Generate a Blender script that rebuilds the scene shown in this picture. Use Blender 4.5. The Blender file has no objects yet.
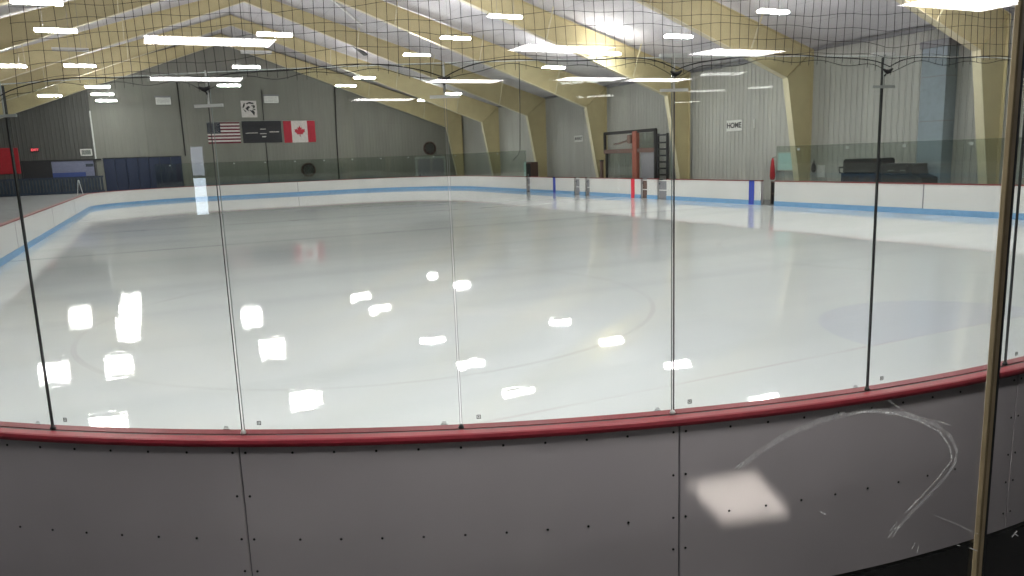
import bpy, math, random
from mathutils import Vector, Matrix
random.seed(7)
PI = math.pi
sc = bpy.context.scene
COL = sc.collection

# ------------------------------------------------------------------ helpers
class MB:
    """collects polygons, links them as ONE mesh object"""
    def __init__(self):
        self.v = []; self.f = []; self.m = []
    def poly(self, pts, mi=0):
        n = len(self.v); self.v += [tuple(p) for p in pts]
        self.f.append(tuple(range(n, n + len(pts)))); self.m.append(mi)
    def grid_faces(self, idx, mi=0):
        self.f.append(tuple(idx)); self.m.append(mi)
    def box(self, x0, x1, y0, y1, z0, z1, mi=0, bev=0.0):
        if bev > 0:
            self.bevbox(x0, x1, y0, y1, z0, z1, bev, mi); return
        n = len(self.v)
        for z in (z0, z1):
            self.v += [(x0, y0, z), (x1, y0, z), (x1, y1, z), (x0, y1, z)]
        for q in ((0, 3, 2, 1), (4, 5, 6, 7), (0, 1, 5, 4), (1, 2, 6, 5), (2, 3, 7, 6), (3, 0, 4, 7)):
            self.grid_faces([n + i for i in q], mi)
    def bevbox(self, x0, x1, y0, y1, z0, z1, b, mi=0):
        # chamfered in plan and on top/bottom
        def ring(i, z):
            return [(x0 + i + b, y0 + i, z), (x1 - i - b, y0 + i, z), (x1 - i, y0 + i + b, z), (x1 - i, y1 - i - b, z),
                    (x1 - i - b, y1 - i, z), (x0 + i + b, y1 - i, z), (x0 + i, y1 - i - b, z), (x0 + i, y0 + i + b, z)]
        rings = [ring(b, z0), ring(0, z0 + b), ring(0, z1 - b), ring(b, z1)]
        n = len(self.v)
        for r in rings: self.v += r
        for k in range(3):
            for i in range(8):
                j = (i + 1) % 8
                self.grid_faces([n + k * 8 + i, n + k * 8 + j, n + k * 8 + 8 + j, n + k * 8 + 8 + i], mi)
        self.grid_faces([n + 7 - i for i in range(8)], mi)
        self.grid_faces([n + 24 + i for i in range(8)], mi)
    def obox(self, c, ux, uy, uz, hx, hy, hz, mi=0):
        c = Vector(c); n = len(self.v)
        for a, b, d in ((-1, -1, -1), (1, -1, -1), (1, 1, -1), (-1, 1, -1), (-1, -1, 1), (1, -1, 1), (1, 1, 1), (-1, 1, 1)):
            self.v.append(tuple(c + ux * hx * a + uy * hy * b + uz * hz * d))
        for q in ((0, 3, 2, 1), (4, 5, 6, 7), (0, 1, 5, 4), (1, 2, 6, 5), (2, 3, 7, 6), (3, 0, 4, 7)):
            self.grid_faces([n + i for i in q], mi)
    def bar(self, a, b, w, h=None, up=(0, 0, 1), mi=0):
        a = Vector(a); b = Vector(b); h = h or w
        d = (b - a); L = d.length; d.normalize()
        u = Vector(up)
        if abs(d.dot(u)) > .98: u = Vector((0, 1, 0))
        s = d.cross(u).normalized(); t = s.cross(d)
        self.obox((a + b) / 2, d, s, t, L / 2, w / 2, h / 2, mi)
    def tube(self, pts, r, n=8, mi=0, closed=False):
        pts = [Vector(p) for p in pts]; base = len(self.v); N = len(pts)
        prev = None
        for i, p in enumerate(pts):
            a = pts[i - 1] if (i > 0 or closed) else p
            b = pts[(i + 1) % N] if (i < N - 1 or closed) else p
            d = (b - a).normalized()
            if prev is None:
                u = Vector((0, 0, 1)) if abs(d.z) < .9 else Vector((1, 0, 0))
                s = d.cross(u).normalized()
            else:
                s = (prev - d * prev.dot(d)).normalized()
            prev = s; t = d.cross(s)
            rr = r[i] if isinstance(r, (list, tuple)) else r
            for k in range(n):
                ang = 2 * PI * k / n
                self.v.append(tuple(p + s * math.cos(ang) * rr + t * math.sin(ang) * rr))
        for i in range(N if closed else N - 1):
            for k in range(n):
                k2 = (k + 1) % n; i2 = (i + 1) % N
                self.grid_faces([base + i * n + k, base + i * n + k2, base + i2 * n + k2, base + i2 * n + k], mi)
        if not closed:
            self.grid_faces([base + n - 1 - k for k in range(n)], mi)
            self.grid_faces([base + (N - 1) * n + k for k in range(n)], mi)
    def prism(self, poly, axis, a, b, mi=0):
        """extrude a 2D polygon along axis 0/1/2 from a to b"""
        def P(p, t):
            if axis == 0: return (t, p[0], p[1])
            if axis == 1: return (p[0], t, p[1])
            return (p[0], p[1], t)
        n = len(self.v); k = len(poly)
        self.v += [P(p, a) for p in poly] + [P(p, b) for p in poly]
        self.grid_faces([n + i for i in range(k)][::-1], mi); self.grid_faces([n + k + i for i in range(k)], mi)
        for i in range(k):
            j = (i + 1) % k
            self.grid_faces([n + i, n + j, n + k + j, n + k + i], mi)
    def lathe(self, c, prof, n=20, axis=2, mi=0):
        """prof: (radius, offset along axis)"""
        c = Vector(c); base = len(self.v)
        for r, h in prof:
            for k in range(n):
                a = 2 * PI * k / n; p, q = r * math.cos(a), r * math.sin(a)
                o = {0: (h, p, q), 1: (p, h, q), 2: (p, q, h)}[axis]
                self.v.append(tuple(c + Vector(o)))
        for i in range(len(prof) - 1):
            for k in range(n):
                k2 = (k + 1) % n
                self.grid_faces([base + i * n + k, base + i * n + k2, base + (i + 1) * n + k2, base + (i + 1) * n + k], mi)
        self.grid_faces([base + n - 1 - k for k in range(n)], mi)
        self.grid_faces([base + (len(prof) - 1) * n + k for k in range(n)], mi)
    def build(self, name, mats, parent=None, smooth=False, fix=True, loc=None):
        me = bpy.data.meshes.new(name)
        v = self.v
        if loc is not None:
            L = Vector(loc); v = [tuple(Vector(p) - L) for p in v]
        me.from_pydata(v, [], self.f)
        for mt in (mats if isinstance(mats, (list, tuple)) else [mats]): me.materials.append(mt)
        me.polygons.foreach_set('material_index', self.m)
        if smooth: me.polygons.foreach_set('use_smooth', [True] * len(self.f))
        me.update()
        if fix:
            import bmesh
            bm = bmesh.new(); bm.from_mesh(me); bmesh.ops.recalc_face_normals(bm, faces=bm.faces); bm.to_mesh(me); bm.free()
        o = bpy.data.objects.new(name, me); COL.objects.link(o)
        if loc is not None: o.location = loc
        if parent: o.parent = parent
        return o

def tag(o, label=None, cat=None, group=None, kind=None):
    if label: o['label'] = label
    if cat: o['category'] = cat
    if group: o['group'] = group
    if kind: o['kind'] = kind
    return o
def thing(name, label, cat, loc=(0, 0, 0), group=None):
    o = bpy.data.objects.new(name, None); COL.objects.link(o)
    o.location = loc; o.empty_display_size = .2
    return tag(o, label, cat, group)
def part(name, mb, mat, parent, label=None, smooth=False, fix=True):
    """mb is in world coordinates; the parent has only a location"""
    L = Vector((0, 0, 0)); q = parent
    while q: L = L + q.location; q = q.parent
    mb.v = [tuple(Vector(p) - L) for p in mb.v]
    o = mb.build(name, mat, parent, smooth, fix)
    if label: o['label'] = label
    return o
def struct(name, mb, mat, label=None, smooth=False):
    o = mb.build(name, mat, None, smooth); o['kind'] = 'structure'
    if label: o['label'] = label
    return o
def copy_tree(o, parent=None):
    c = o.copy(); COL.objects.link(c)
    if parent: c.parent = parent
    for ch in list(o.children): copy_tree(ch, c)
    return c
ORD = ['nearest', 'second', 'third', 'fourth', 'fifth', 'sixth', 'seventh', 'eighth', 'ninth']

# ------------------------------------------------------------------ materials
def newmat(name):
    m = bpy.data.materials.new(name); m.use_nodes = True
    nt = m.node_tree; nt.nodes.clear()
    out = nt.nodes.new('ShaderNodeOutputMaterial')
    return m, nt, out
def bsdf(nt, out, col, rough=.5, metal=0., ior=1.45):
    b = nt.nodes.new('ShaderNodeBsdfPrincipled')
    b.inputs['Base Color'].default_value = (*col, 1); b.inputs['Roughness'].default_value = rough
    b.inputs['Metallic'].default_value = metal; b.inputs['IOR'].default_value = ior
    nt.links.new(b.outputs[0], out.inputs[0]); return b
def noise(nt, vec, scale, detail=3, rough=.5):
    n = nt.nodes.new('ShaderNodeTexNoise'); n.inputs['Scale'].default_value = scale
    n.inputs['Detail'].default_value = detail; n.inputs['Roughness'].default_value = rough
    nt.links.new(vec, n.inputs['Vector']); return n.outputs['Fac']
def pos(nt): return nt.nodes.new('ShaderNodeNewGeometry').outputs['Position']
def mapping(nt, vec, scale=(1, 1, 1), rot=(0, 0, 0), loc=(0, 0, 0)):
    m = nt.nodes.new('ShaderNodeMapping'); m.inputs['Scale'].default_value = scale
    m.inputs['Rotation'].default_value = rot; m.inputs['Location'].default_value = loc
    nt.links.new(vec, m.inputs[0]); return m.outputs[0]
def mth(nt, op, a, b=None, c=None, clamp=False):
    m = nt.nodes.new('ShaderNodeMath'); m.operation = op; m.use_clamp = clamp
    for i, x in enumerate((a, b, c)):
        if x is None: continue
        if isinstance(x, (int, float)): m.inputs[i].default_value = x
        else: nt.links.new(x, m.inputs[i])
    return m.outputs[0]
def ramp(nt, fac, lo, hi, a, b):
    r = nt.nodes.new('ShaderNodeMapRange'); r.clamp = True
    nt.links.new(fac, r.inputs[0])
    for i, x in enumerate((lo, hi, a, b)): r.inputs[i + 1].default_value = x
    return r.outputs[0]
def mixc(nt, fac, a, b):
    m = nt.nodes.new('ShaderNodeMix'); m.data_type = 'RGBA'
    if isinstance(fac, (int, float)): m.inputs[0].default_value = fac
    else: nt.links.new(fac, m.inputs[0])
    for i, x in ((6, a), (7, b)):
        if isinstance(x, tuple): m.inputs[i].default_value = (*x, 1)
        else: nt.links.new(x, m.inputs[i])
    return m.outputs[2]
def bump(nt, b, h, strength=.3, dist=.01):
    n = nt.nodes.new('ShaderNodeBump'); n.inputs['Strength'].default_value = strength; n.inputs['Distance'].default_value = dist
    nt.links.new(h, n.inputs['Height']); nt.links.new(n.outputs[0], b.inputs['Normal'])

def simple(name, col, rough=.5, metal=0., var=.08, scale=6., bmp=0.):
    m, nt, out = newmat(name); b = bsdf(nt, out, col, rough, metal)
    p = pos(nt); n = noise(nt, p, scale, 4)
    f = ramp(nt, n, .3, .7, 0, 1)
    lo = tuple(c * (1 - var) for c in col); hi = tuple(min(1, c * (1 + var)) for c in col)
    nt.links.new(mixc(nt, f, lo, hi), b.inputs['Base Color'])
    if bmp: bump(nt, b, n, bmp)
    return m
def emis(name, col, s):
    m, nt, out = newmat(name); e = nt.nodes.new('ShaderNodeEmission')
    e.inputs[0].default_value = (*col, 1); e.inputs[1].default_value = s
    nt.links.new(e.outputs[0], out.inputs[0]); return m
def glass(name, tint, haze=0.0, hazecol=(.7, .75, .72), refl=1.0):
    """thin architectural glass: Fresnel mix of clear and mirror"""
    m, nt, out = newmat(name)
    g = nt.nodes.new('ShaderNodeNewGeometry')
    ior = ramp(nt, g.outputs['Backfacing'], 0, 1, 1.5, 1 / 1.5)
    fr = nt.nodes.new('ShaderNodeFresnel'); nt.links.new(ior, fr.inputs['IOR'])
    fac = mth(nt, 'MULTIPLY', fr.outputs[0], refl)
    tr = nt.nodes.new('ShaderNodeBsdfTransparent'); tr.inputs[0].default_value = (*tint, 1)
    gl = nt.nodes.new('ShaderNodeBsdfGlossy'); gl.inputs['Roughness'].default_value = 0.0
    first = tr.outputs[0]
    if haze > 0:
        df = nt.nodes.new('ShaderNodeBsdfDiffuse'); df.inputs[0].default_value = (*hazecol, 1)
        n = noise(nt, g.outputs['Position'], 2.0, 5)
        mx = nt.nodes.new('ShaderNodeMixShader'); nt.links.new(ramp(nt, n, .35, .75, 0, haze), mx.inputs[0])
        nt.links.new(tr.outputs[0], mx.inputs[1]); nt.links.new(df.outputs[0], mx.inputs[2]); first = mx.outputs[0]
    mix = nt.nodes.new('ShaderNodeMixShader'); nt.links.new(fac, mix.inputs[0])
    nt.links.new(first, mix.inputs[1]); nt.links.new(gl.outputs[0], mix.inputs[2])
    nt.links.new(mix.outputs[0], out.inputs[0]); return m

def corrugated(name, col, axis, pitch=.30, depth=.5, rough=.55, dirt=.10):
    """ribbed sheet-metal wall, ribs vertical, repeating along axis"""
    m, nt, out = newmat(name); b = bsdf(nt, out, col, rough)
    p = pos(nt); s = nt.nodes.new('ShaderNodeSeparateXYZ'); nt.links.new(p, s.inputs[0])
    t = mth(nt, 'PINGPONG', mth(nt, 'DIVIDE', s.outputs[axis], pitch), .5)
    rib = ramp(nt, t, .08, .16, 1, 0)
    n = noise(nt, mapping(nt, p, (.5, .5, .12)), 2.2, 4)
    seam = mth(nt, 'LESS_THAN', mth(nt, 'PINGPONG', mth(nt, 'DIVIDE', s.outputs[axis], pitch * 10), .5), .006)
    d = ramp(nt, n, .3, .7, 0, 1)
    lo = tuple(c * (1 - dirt) for c in col); hi = tuple(min(1, c * (1 + dirt * .6)) for c in col)
    c1 = mixc(nt, d, lo, hi); c2 = mixc(nt, mth(nt, 'MULTIPLY', seam, .4), c1, tuple(c * .5 for c in col))
    nt.links.new(c2, b.inputs['Base Color'])
    bump(nt, b, rib, depth, .03)
    return m

def ice_material():
    m, nt, out = newmat('resurfaced_ice'); b = bsdf(nt, out, (.78, .8, .8), .1, 0, 1.31)
    p = pos(nt); s = nt.nodes.new('ShaderNodeSeparateXYZ'); nt.links.new(p, s.inputs[0])
    X, Y = s.outputs[0], s.outputs[1]
    col = mixc(nt, ramp(nt, noise(nt, mapping(nt, p, (.05, .16, 1)), 1.6, 4), .35, .7, 0, 1), (.76, .785, .805), (.84, .85, .855))
    def line(c, v, hw, colr, k):
        f = mth(nt, 'MULTIPLY', mth(nt, 'LESS_THAN', mth(nt, 'ABSOLUTE', mth(nt, 'SUBTRACT', v, c)), hw), k)
        return mixc(nt, f, col, colr)
    wear = ramp(nt, noise(nt, p, .6, 3), .35, .65, .25, .8)
    # faint painted lines under frosty ice: blue lines, centre line, goal lines
    for c, hw, cl, k in ((25.56, .13, (.38, .42, .5), .75), (43.75, .15, (.38, .42, .5), .7), (34.6, .13, (.42, .42, .45), .75), (6.2, .03, (.6, .45, .47), .4), (62.2, .03, (.6, .45, .47), .4)):
        f = mth(nt, 'MULTIPLY', mth(nt, 'LESS_THAN', mth(nt, 'ABSOLUTE', mth(nt, 'SUBTRACT', Y, c)), hw), wear)
        col = mixc(nt, mth(nt, 'MULTIPLY', f, k), col, cl)
    def dist(cx, cy):
        return mth(nt, 'SQRT', mth(nt, 'ADD', mth(nt, 'POWER', mth(nt, 'SUBTRACT', X, cx), 2), mth(nt, 'POWER', mth(nt, 'SUBTRACT', Y, cy), 2)))
    for cx, cy in ((3.3, 12.3), (16.7, 12.3), (10, 34.6), (3.3, 56.8), (16.7, 56.8)):
        f = mth(nt, 'LESS_THAN', mth(nt, 'ABSOLUTE', mth(nt, 'SUBTRACT', dist(cx, cy), 4.57)), .04)
        col = mixc(nt, mth(nt, 'MULTIPLY', mth(nt, 'MULTIPLY', f, wear), .35), col, (.55, .5, .52))
    # pale blue goal crease
    cr = mth(nt, 'MULTIPLY', mth(nt, 'LESS_THAN', dist(9.6, 6.2), 1.83), mth(nt, 'GREATER_THAN', Y, 6.2))
    col = mixc(nt, mth(nt, 'MULTIPLY', cr, .5), col, (.66, .68, .79))
    # greyish worn bands left by the resurfacer
    bands = ramp(nt, noise(nt, mapping(nt, p, (.02, .55, 1)), 1.0, 3), .52, .68, 0, .28)
    col = mixc(nt, bands, col, (.60, .63, .64))
    specks = ramp(nt, noise(nt, p, 9., 2, .7), .74, .8, 0, .22)
    col = mixc(nt, specks, col, (.4, .42, .43))
    nt.links.new(col, b.inputs['Base Color'])
    nt.links.new(ramp(nt, noise(nt, mapping(nt, p, (.3, 1, 1)), .5, 3), .3, .7, .003, .010), b.inputs['Roughness'])
    h1 = mth(nt, 'MULTIPLY', noise(nt, mapping(nt, p, (1.3, 5.0, 1), (0, 0, .12)), 1.6, 2, .4), .35)
    h2 = noise(nt, p, .9, 2)
    h3 = noise(nt, mapping(nt, p, (1.6, 21., 1), (0, 0, -.2)), 1.0, 2, .5)
    bump(nt, b, mth(nt, 'ADD', mth(nt, 'ADD', h1, mth(nt, 'MULTIPLY', h2, .5)), mth(nt, 'MULTIPLY', h3, ramp(nt, X, 1.6, 3.2, .62, .22))), ICE_BUMP, .02)
    return m
ICE_BUMP = .045

def panel_material():
    """off-white plastic board facing with faint scuffs"""
    m, nt, out = newmat('board_facing'); b = bsdf(nt, out, (.5, .49, .5), .33)
    p = pos(nt)
    d = ramp(nt, noise(nt, p, 1.3, 4), .3, .7, 0, 1)
    c = mixc(nt, d, (.54, .50, .52), (.62, .575, .595))
    sc_ = ramp(nt, noise(nt, mapping(nt, p, (3, 3, 14), (.3, .5, .2)), 3., 4, .7), .70, .78, 0, .35)
    c = mixc(nt, sc_, c, (.25, .24, .24))
    nt.links.new(c, b.inputs['Base Color'])
    nt.links.new(ramp(nt, noise(nt, p, 5, 4), .3, .7, .3, .45), b.inputs['Roughness'])
    return m

RINK_L, LOBBY_L = 105.0, 21.0
M = {}
M['ice'] = ice_material()
M['facing'] = panel_material()
M['white_board'] = simple('white_plastic_board', (.70, .69, .67), .3, 0, .04, .8)
M['kick'] = simple('blue_kick_plate', (.19, .37, .60), .4, 0, .08)
M['cap'] = simple('red_cap_plastic', (.25, .024, .036), .42, 0, .12, 9)
M['cap_far'] = simple('dark_red_cap', (.25, .05, .05), .45)
M['red'] = simple('red_stripe', (.75, .03, .06), .4)
M['blue'] = simple('blue_stripe', (.04, .07, .42), .4)
M['dark'] = simple('dark_gap', (.02, .02, .02), .8)
M['screw'] = simple('dark_screw', (.03, .03, .03), .5, .5)
M['rubber'] = simple('black_rubber_floor', (.004, .004, .004), .95, 0, .3, 30)
next(n for n in M['rubber'].node_tree.nodes if n.type == 'BSDF_PRINCIPLED').inputs['Specular IOR Level'].default_value = .1
M['joint_black'] = simple('black_gasket', (.02, .022, .022), .5)
M['joint_grey'] = simple('grey_gasket_edge', (.16, .19, .18), .4)
M['joint_white'] = simple('clear_gap_strip', (.75, .8, .78), .3)
M['clamp'] = simple('frosted_clamp_plastic', (.62, .64, .62), .3)
M['clamp_grey'] = simple('grey_clamp', (.33, .36, .34), .35)
M['net'] = simple('black_net_cord', (.012, .012, .014), .85)
M['glass'] = glass('shield_glass', (.93, .95, .938), .0, refl=.45)
M['far_glass'] = glass('greenish_rink_glass', (.835, .87, .845), 0, (.4, .47, .44))
M['window_glass'] = glass('window_glass', (.97, .975, .97), 0)
M['mark'] = simple('etched_grey_mark', (.12, .13, .13), .6)
M['yellow'] = simple('yellow_painted_steel', (.54, .465, .27), .5, 0, .06, 2)
M['yellow_pale_lit'] = simple('pale_lit_yellow_steel', (.66, .60, .42), .5, 0, .05, 2)  # paler copy of the yellow: light on flange faces put into the colour
M['wall_r'] = corrugated('white_ribbed_wall', (.47, .47, .44), 1, .28, 1.0)
M['wall_f'] = corrugated('olive_grey_ribbed_wall', (.205, .205, .18), 0, .30, .3)
M['wall_shade_tone'] = corrugated('shade_toned_ribbed_wall', (.085, .085, .08), 0, .28, .9)  # dark tone carries the lack of light at the left end
M['wall_plain'] = simple('dark_painted_wall', (.05, .05, .05), .8)
M['concrete'] = simple('grey_concrete', (.20, .205, .21), .8, 0, .15, 1.5)
M['lens_on'] = emis('lit_strip_lens', (1, .985, .96), RINK_L)
M['lens_off'] = simple('unlit_lens', (.55, .55, .53), .4)
M['house'] = simple('white_fixture_housing', (.7, .7, .7), .4)
M['troffer'] = emis('lit_troffer_diffuser', (1, .97, .97), LOBBY_L)
M['tan'] = simple('tan_painted_metal', (.50, .40, .24), .4, 0, .12, 14)
M['black'] = simple('black_plastic', (.022, .022, .025), .45)
M['charcoal'] = simple('charcoal_cover', (.024, .023, .024), .6)
M['navy'] = simple('navy_panel', (.018, .028, .065), .55, 0, .15)
M['navy2'] = simple('dark_blue_slats', (.035, .05, .075), .6, 0, .25, 3)
M['lavender'] = simple('pale_lilac_plaster', (.20, .21, .31), .8)
M['royal'] = simple('blue_wall_stripe', (.05, .08, .26), .7)
M['red_cloth'] = simple('red_cloth', (.40, .02, .03), .8)
M['teal'] = simple('pale_teal_board', (.52, .76, .74), .5)
M['white'] = simple('white_paint', (.75, .75, .73), .5)
M['grey'] = simple('grey_paint', (.23, .23, .25), .5)
M['duct'] = simple('blue_grey_duct', (.25, .30, .34), .5)
M['rust'] = simple('red_brown_post', (.30, .10, .07), .6)
M['brown'] = simple('brown_wood', (.14, .085, .07), .6)
M['flag_red'] = simple('flag_red', (.42, .03, .05), .8)
M['flag_dkred'] = simple('flag_dark_red', (.14, .02, .035), .8)
M['flag_white'] = simple('flag_white', (.62, .58, .56), .8)
M['flag_blue'] = simple('flag_blue', (.03, .04, .06), .8)
M['banner'] = simple('charcoal_banner', (.035, .035, .04), .8)
M['scratch'] = None
M['lobby'] = simple('dark_lobby_wall', (.035, .033, .03), .9)
M['lobby_floor'] = simple('dark_lobby_floor', (.02, .02, .02), .95)
M['daylight'] = emis('daylit_door_glass', (.72, .86, 1.0), 9.0)
M['daylight_dim'] = emis('daylit_upper_glass', (.75, .82, 1.0), 3.2)
M['exit'] = emis('red_exit_letters', (1, .12, .15), 1.6)

def ceiling_material():
    m, nt, out = newmat('ceiling_insulation'); b = bsdf(nt, out, (.5, .49, .5), .7)
    p = pos(nt); s = nt.nodes.new('ShaderNodeSeparateXYZ'); nt.links.new(p, s.inputs[0])
    n = noise(nt, mapping(nt, p, (.4, .25, 1)), 1.5, 4)
    c = mixc(nt, ramp(nt, n, .3, .7, 0, 1), (.50, .485, .51), (.61, .60, .62))
    sm = mth(nt, 'LESS_THAN', mth(nt, 'PINGPONG', mth(nt, 'DIVIDE', s.outputs[0], 1.55), .5), .012)
    c = mixc(nt, mth(nt, 'MULTIPLY', sm, .35), c, (.3, .29, .29))
    nt.links.new(c, b.inputs['Base Color'])
    puff = mth(nt, 'PINGPONG', mth(nt, 'DIVIDE', s.outputs[0], 1.55), .5)
    bump(nt, b, mth(nt, 'ADD', puff, mth(nt, 'MULTIPLY', n, .5)), .25, .15)
    return m
M['ceiling'] = ceiling_material()

def scratch_material():
    m, nt, out = newmat('whitish_scratch')
    d0 = nt.nodes.new('ShaderNodeBsdfDiffuse'); d0.inputs[0].default_value = (.9, .9, .9, 1)
    d1_ = nt.nodes.new('ShaderNodeBsdfTranslucent'); d1_.inputs[0].default_value = (.9, .9, .9, 1)
    d = nt.nodes.new('ShaderNodeMixShader'); d.inputs[0].default_value = .7
    nt.links.new(d0.outputs[0], d.inputs[1]); nt.links.new(d1_.outputs[0], d.inputs[2])
    t = nt.nodes.new('ShaderNodeBsdfTransparent'); mx = nt.nodes.new('ShaderNodeMixShader')
    n = noise(nt, pos(nt), 140, 2); nt.links.new(ramp(nt, n, .35, .65, .15, .75), mx.inputs[0])
    nt.links.new(t.outputs[0], mx.inputs[1]); nt.links.new(d.outputs[0], mx.inputs[2]); nt.links.new(mx.outputs[0], out.inputs[0])
    return m
M['scratch'] = scratch_material()
def haze_material():
    m, nt, out = newmat('faint_wipe_haze')
    d0 = nt.nodes.new('ShaderNodeBsdfDiffuse'); d0.inputs[0].default_value = (.9, .9, .9, 1)
    d1_ = nt.nodes.new('ShaderNodeBsdfTranslucent'); d1_.inputs[0].default_value = (.9, .9, .9, 1)
    d = nt.nodes.new('ShaderNodeMixShader'); d.inputs[0].default_value = .7
    nt.links.new(d0.outputs[0], d.inputs[1]); nt.links.new(d1_.outputs[0], d.inputs[2])
    t = nt.nodes.new('ShaderNodeBsdfTransparent'); mx = nt.nodes.new('ShaderNodeMixShader')
    n = noise(nt, pos(nt), 60, 3); nt.links.new(ramp(nt, n, .35, .7, .02, .16), mx.inputs[0])
    nt.links.new(t.outputs[0], mx.inputs[1]); nt.links.new(d.outputs[0], mx.inputs[2]); nt.links.new(mx.outputs[0], out.inputs[0])
    return m
M['wipe'] = haze_material()

# ------------------------------------------------------------------ rink outline
XL, XR, YN, YF, R, W = -4.0, 23.946, 2.80, 65.64, 8.835, .143
BH, GT = 1.07, 2.90                       # board height, glass top
L1 = (XR - R) - (XL + R); L2 = (YF - R) - (YN + R); Q = R * PI / 2
PER = 2 * L1 + 2 * L2 + 4 * Q
def path(s, off):
    """point on the rink outline pushed outward by off; s=0 where the near straight begins, +s to the right"""
    t = s % PER
    segs = (('l', L1), ('a', Q), ('l', L2), ('a', Q), ('l', L1), ('a', Q), ('l', L2), ('a', Q))
    p = Vector((XL + R, YN)); d = Vector((1, 0))
    for kind, L in segs:
        n = Vector((d.y, -d.x))           # outward
        if t <= L:
            if kind == 'l':
                q = p + d * t + n * off
                return Vector((q.x, q.y, 0)), Vector((d.x, d.y, 0)), Vector((n.x, n.y, 0))
            c = p - n * R; a = t / R
            n2 = n * math.cos(a) + d * math.sin(a); d2 = d * math.cos(a) - n * math.sin(a)
            q = c + n2 * (R + off)
            return Vector((q.x, q.y, 0)), Vector((d2.x, d2.y, 0)), Vector((n2.x, n2.y, 0))
        t -= L
        if kind == 'l': p = p + d * L
        else:
            c = p - n * R; p = c + d * R
            d = -n
    raise ValueError
def srange(s0, s1, step=.28):
    """sample points; straights need only their ends"""
    br = [0, L1, L1 + Q, L1 + Q + L2, L1 + 2 * Q + L2, 2 * L1 + 2 * Q + L2, 2 * L1 + 3 * Q + L2, 2 * L1 + 3 * Q + 2 * L2, PER]
    out = [s0]
    for k in (-1, 0, 1):
        for i in range(8):
            a, b = br[i] + k * PER, br[i + 1] + k * PER
            lo, hi = max(a, s0), min(b, s1)
            if hi - lo < 1e-6: continue
            n = 1 if i % 2 == 0 else max(1, math.ceil((hi - lo) / step))
            out += [lo + (hi - lo) * j / n for j in range(1, n + 1)]
    r = [out[0]]
    for v in out[1:]:
        if v - r[-1] > 1e-5: r.append(v)
    return r
def sweep(mb, prof, s0, s1, step=.28, mi=0):
    ss = srange(s0, s1, step); k = len(prof); n = len(mb.v)
    for s in ss:
        for off, z in prof:
            p, _, _ = path(s, off); mb.v.append((p.x, p.y, z))
    for i in range(len(ss) - 1):
        for j in range(k):
            j2 = (j + 1) % k
            mb.grid_faces([n + i * k + j, n + i * k + j2, n + (i + 1) * k + j2, n + (i + 1) * k + j], mi)
    mb.grid_faces([n + j for j in range(k)][::-1], mi); mb.grid_faces([n + (len(ss) - 1) * k + j for j in range(k)], mi)
def rect(o0, o1, z0, z1): return [(o0, z0), (o1, z0), (o1, z1), (o0, z1)]
def sR(y): return L1 + Q + (y - (YN + R))        # right side boards at world y
def sLft(y): return -Q - (y - (YN + R))          # left side boards at world y

# ------------------------------------------------------------------ setting
mb = MB()
ss = srange(0, PER, .35)
mb.poly([(*path(s, .01)[0].xy, 0.0) for s in ss[:-1]])
ice = mb.build('ice_sheet', M['ice'], fix=False); tag(ice, 'smooth white ice surface inside the boards', 'ice', kind='structure')

mb = MB(); mb.box(-14.7, 27.1, 1.07, 67.1, -.30, -.02); struct('floor', mb, M['concrete'])
mb = MB()                                           # black rubber matting between boards and window wall
sN = srange(-9.0, 9.0, .3)
inner = [path(s, W + .005)[0] for s in sN]
mb2 = MB()
for a, b in zip(inner[:-1], inner[1:]):
    mb2.poly([(a.x, 1.08, -.002), (b.x, 1.08, -.002), (b.x, b.y, -.002), (a.x, a.y, -.002)])
struct('floor_walkway', mb2, M['rubber'])

XC = 6.2; WR = 26.9; EAVE = 6.75; RIDGE = 13.15; WL = 2 * XC - WR
def roof(x): return EAVE + (RIDGE - EAVE) * (1 - abs(x - XC) / (WR - XC))
def low(x): return 5.4 + (12.35 - 5.4) * (1 - abs(x - XC) / (25.2 - XC))
mb = MB(); mb.box(WR, WR + .2, 1.0, 67.1, -.02, EAVE); struct('wall_right', mb, M['wall_r'])
mb = MB(); mb.box(WL - .2, WL, 1.0, 67.1, -.02, EAVE); struct('wall_left', mb, M['wall_shade_tone'])
YW = 66.95
mb = MB(); mb.prism([(-3.75, -.02), (WR, -.02), (WR, EAVE), (XC, RIDGE), (-3.75, roof(-3.75))], 1, YW, YW + .2); struct('wall_far', mb, M['wall_f'])
mb = MB(); mb.prism([(WL, -.02), (-3.75, -.02), (-3.75, roof(-3.75)), (WL, EAVE)], 1, YW - .05, YW + .15); struct('wall_far_shade_toned', mb, M['wall_shade_tone'])  # unlit end of the gable, its shade put into the wall colour
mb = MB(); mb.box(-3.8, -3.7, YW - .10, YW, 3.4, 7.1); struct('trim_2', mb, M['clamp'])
mb = MB()
for sg in (1, -1):
    e = XC + sg * (WR - XC + .2); ez = EAVE - .06
    mb.prism([(XC, RIDGE), (e, ez), (e, ez + .15), (XC, RIDGE + .15)], 1, 1.0, 67.15)
struct('ceiling', mb, M['ceiling'])
mb = MB(); mb.box(WR - .14, WR - .002, 1.2, 66.9, EAVE - .17, EAVE - .04); struct('trim_1', mb, M['grey'])
# raised spectator deck on the left
mb = MB(); mb.box(WL, XL - W - .12, 1.2, YW - .06, -.02, .92); struct('floor_deck', mb, M['concrete'])

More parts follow.
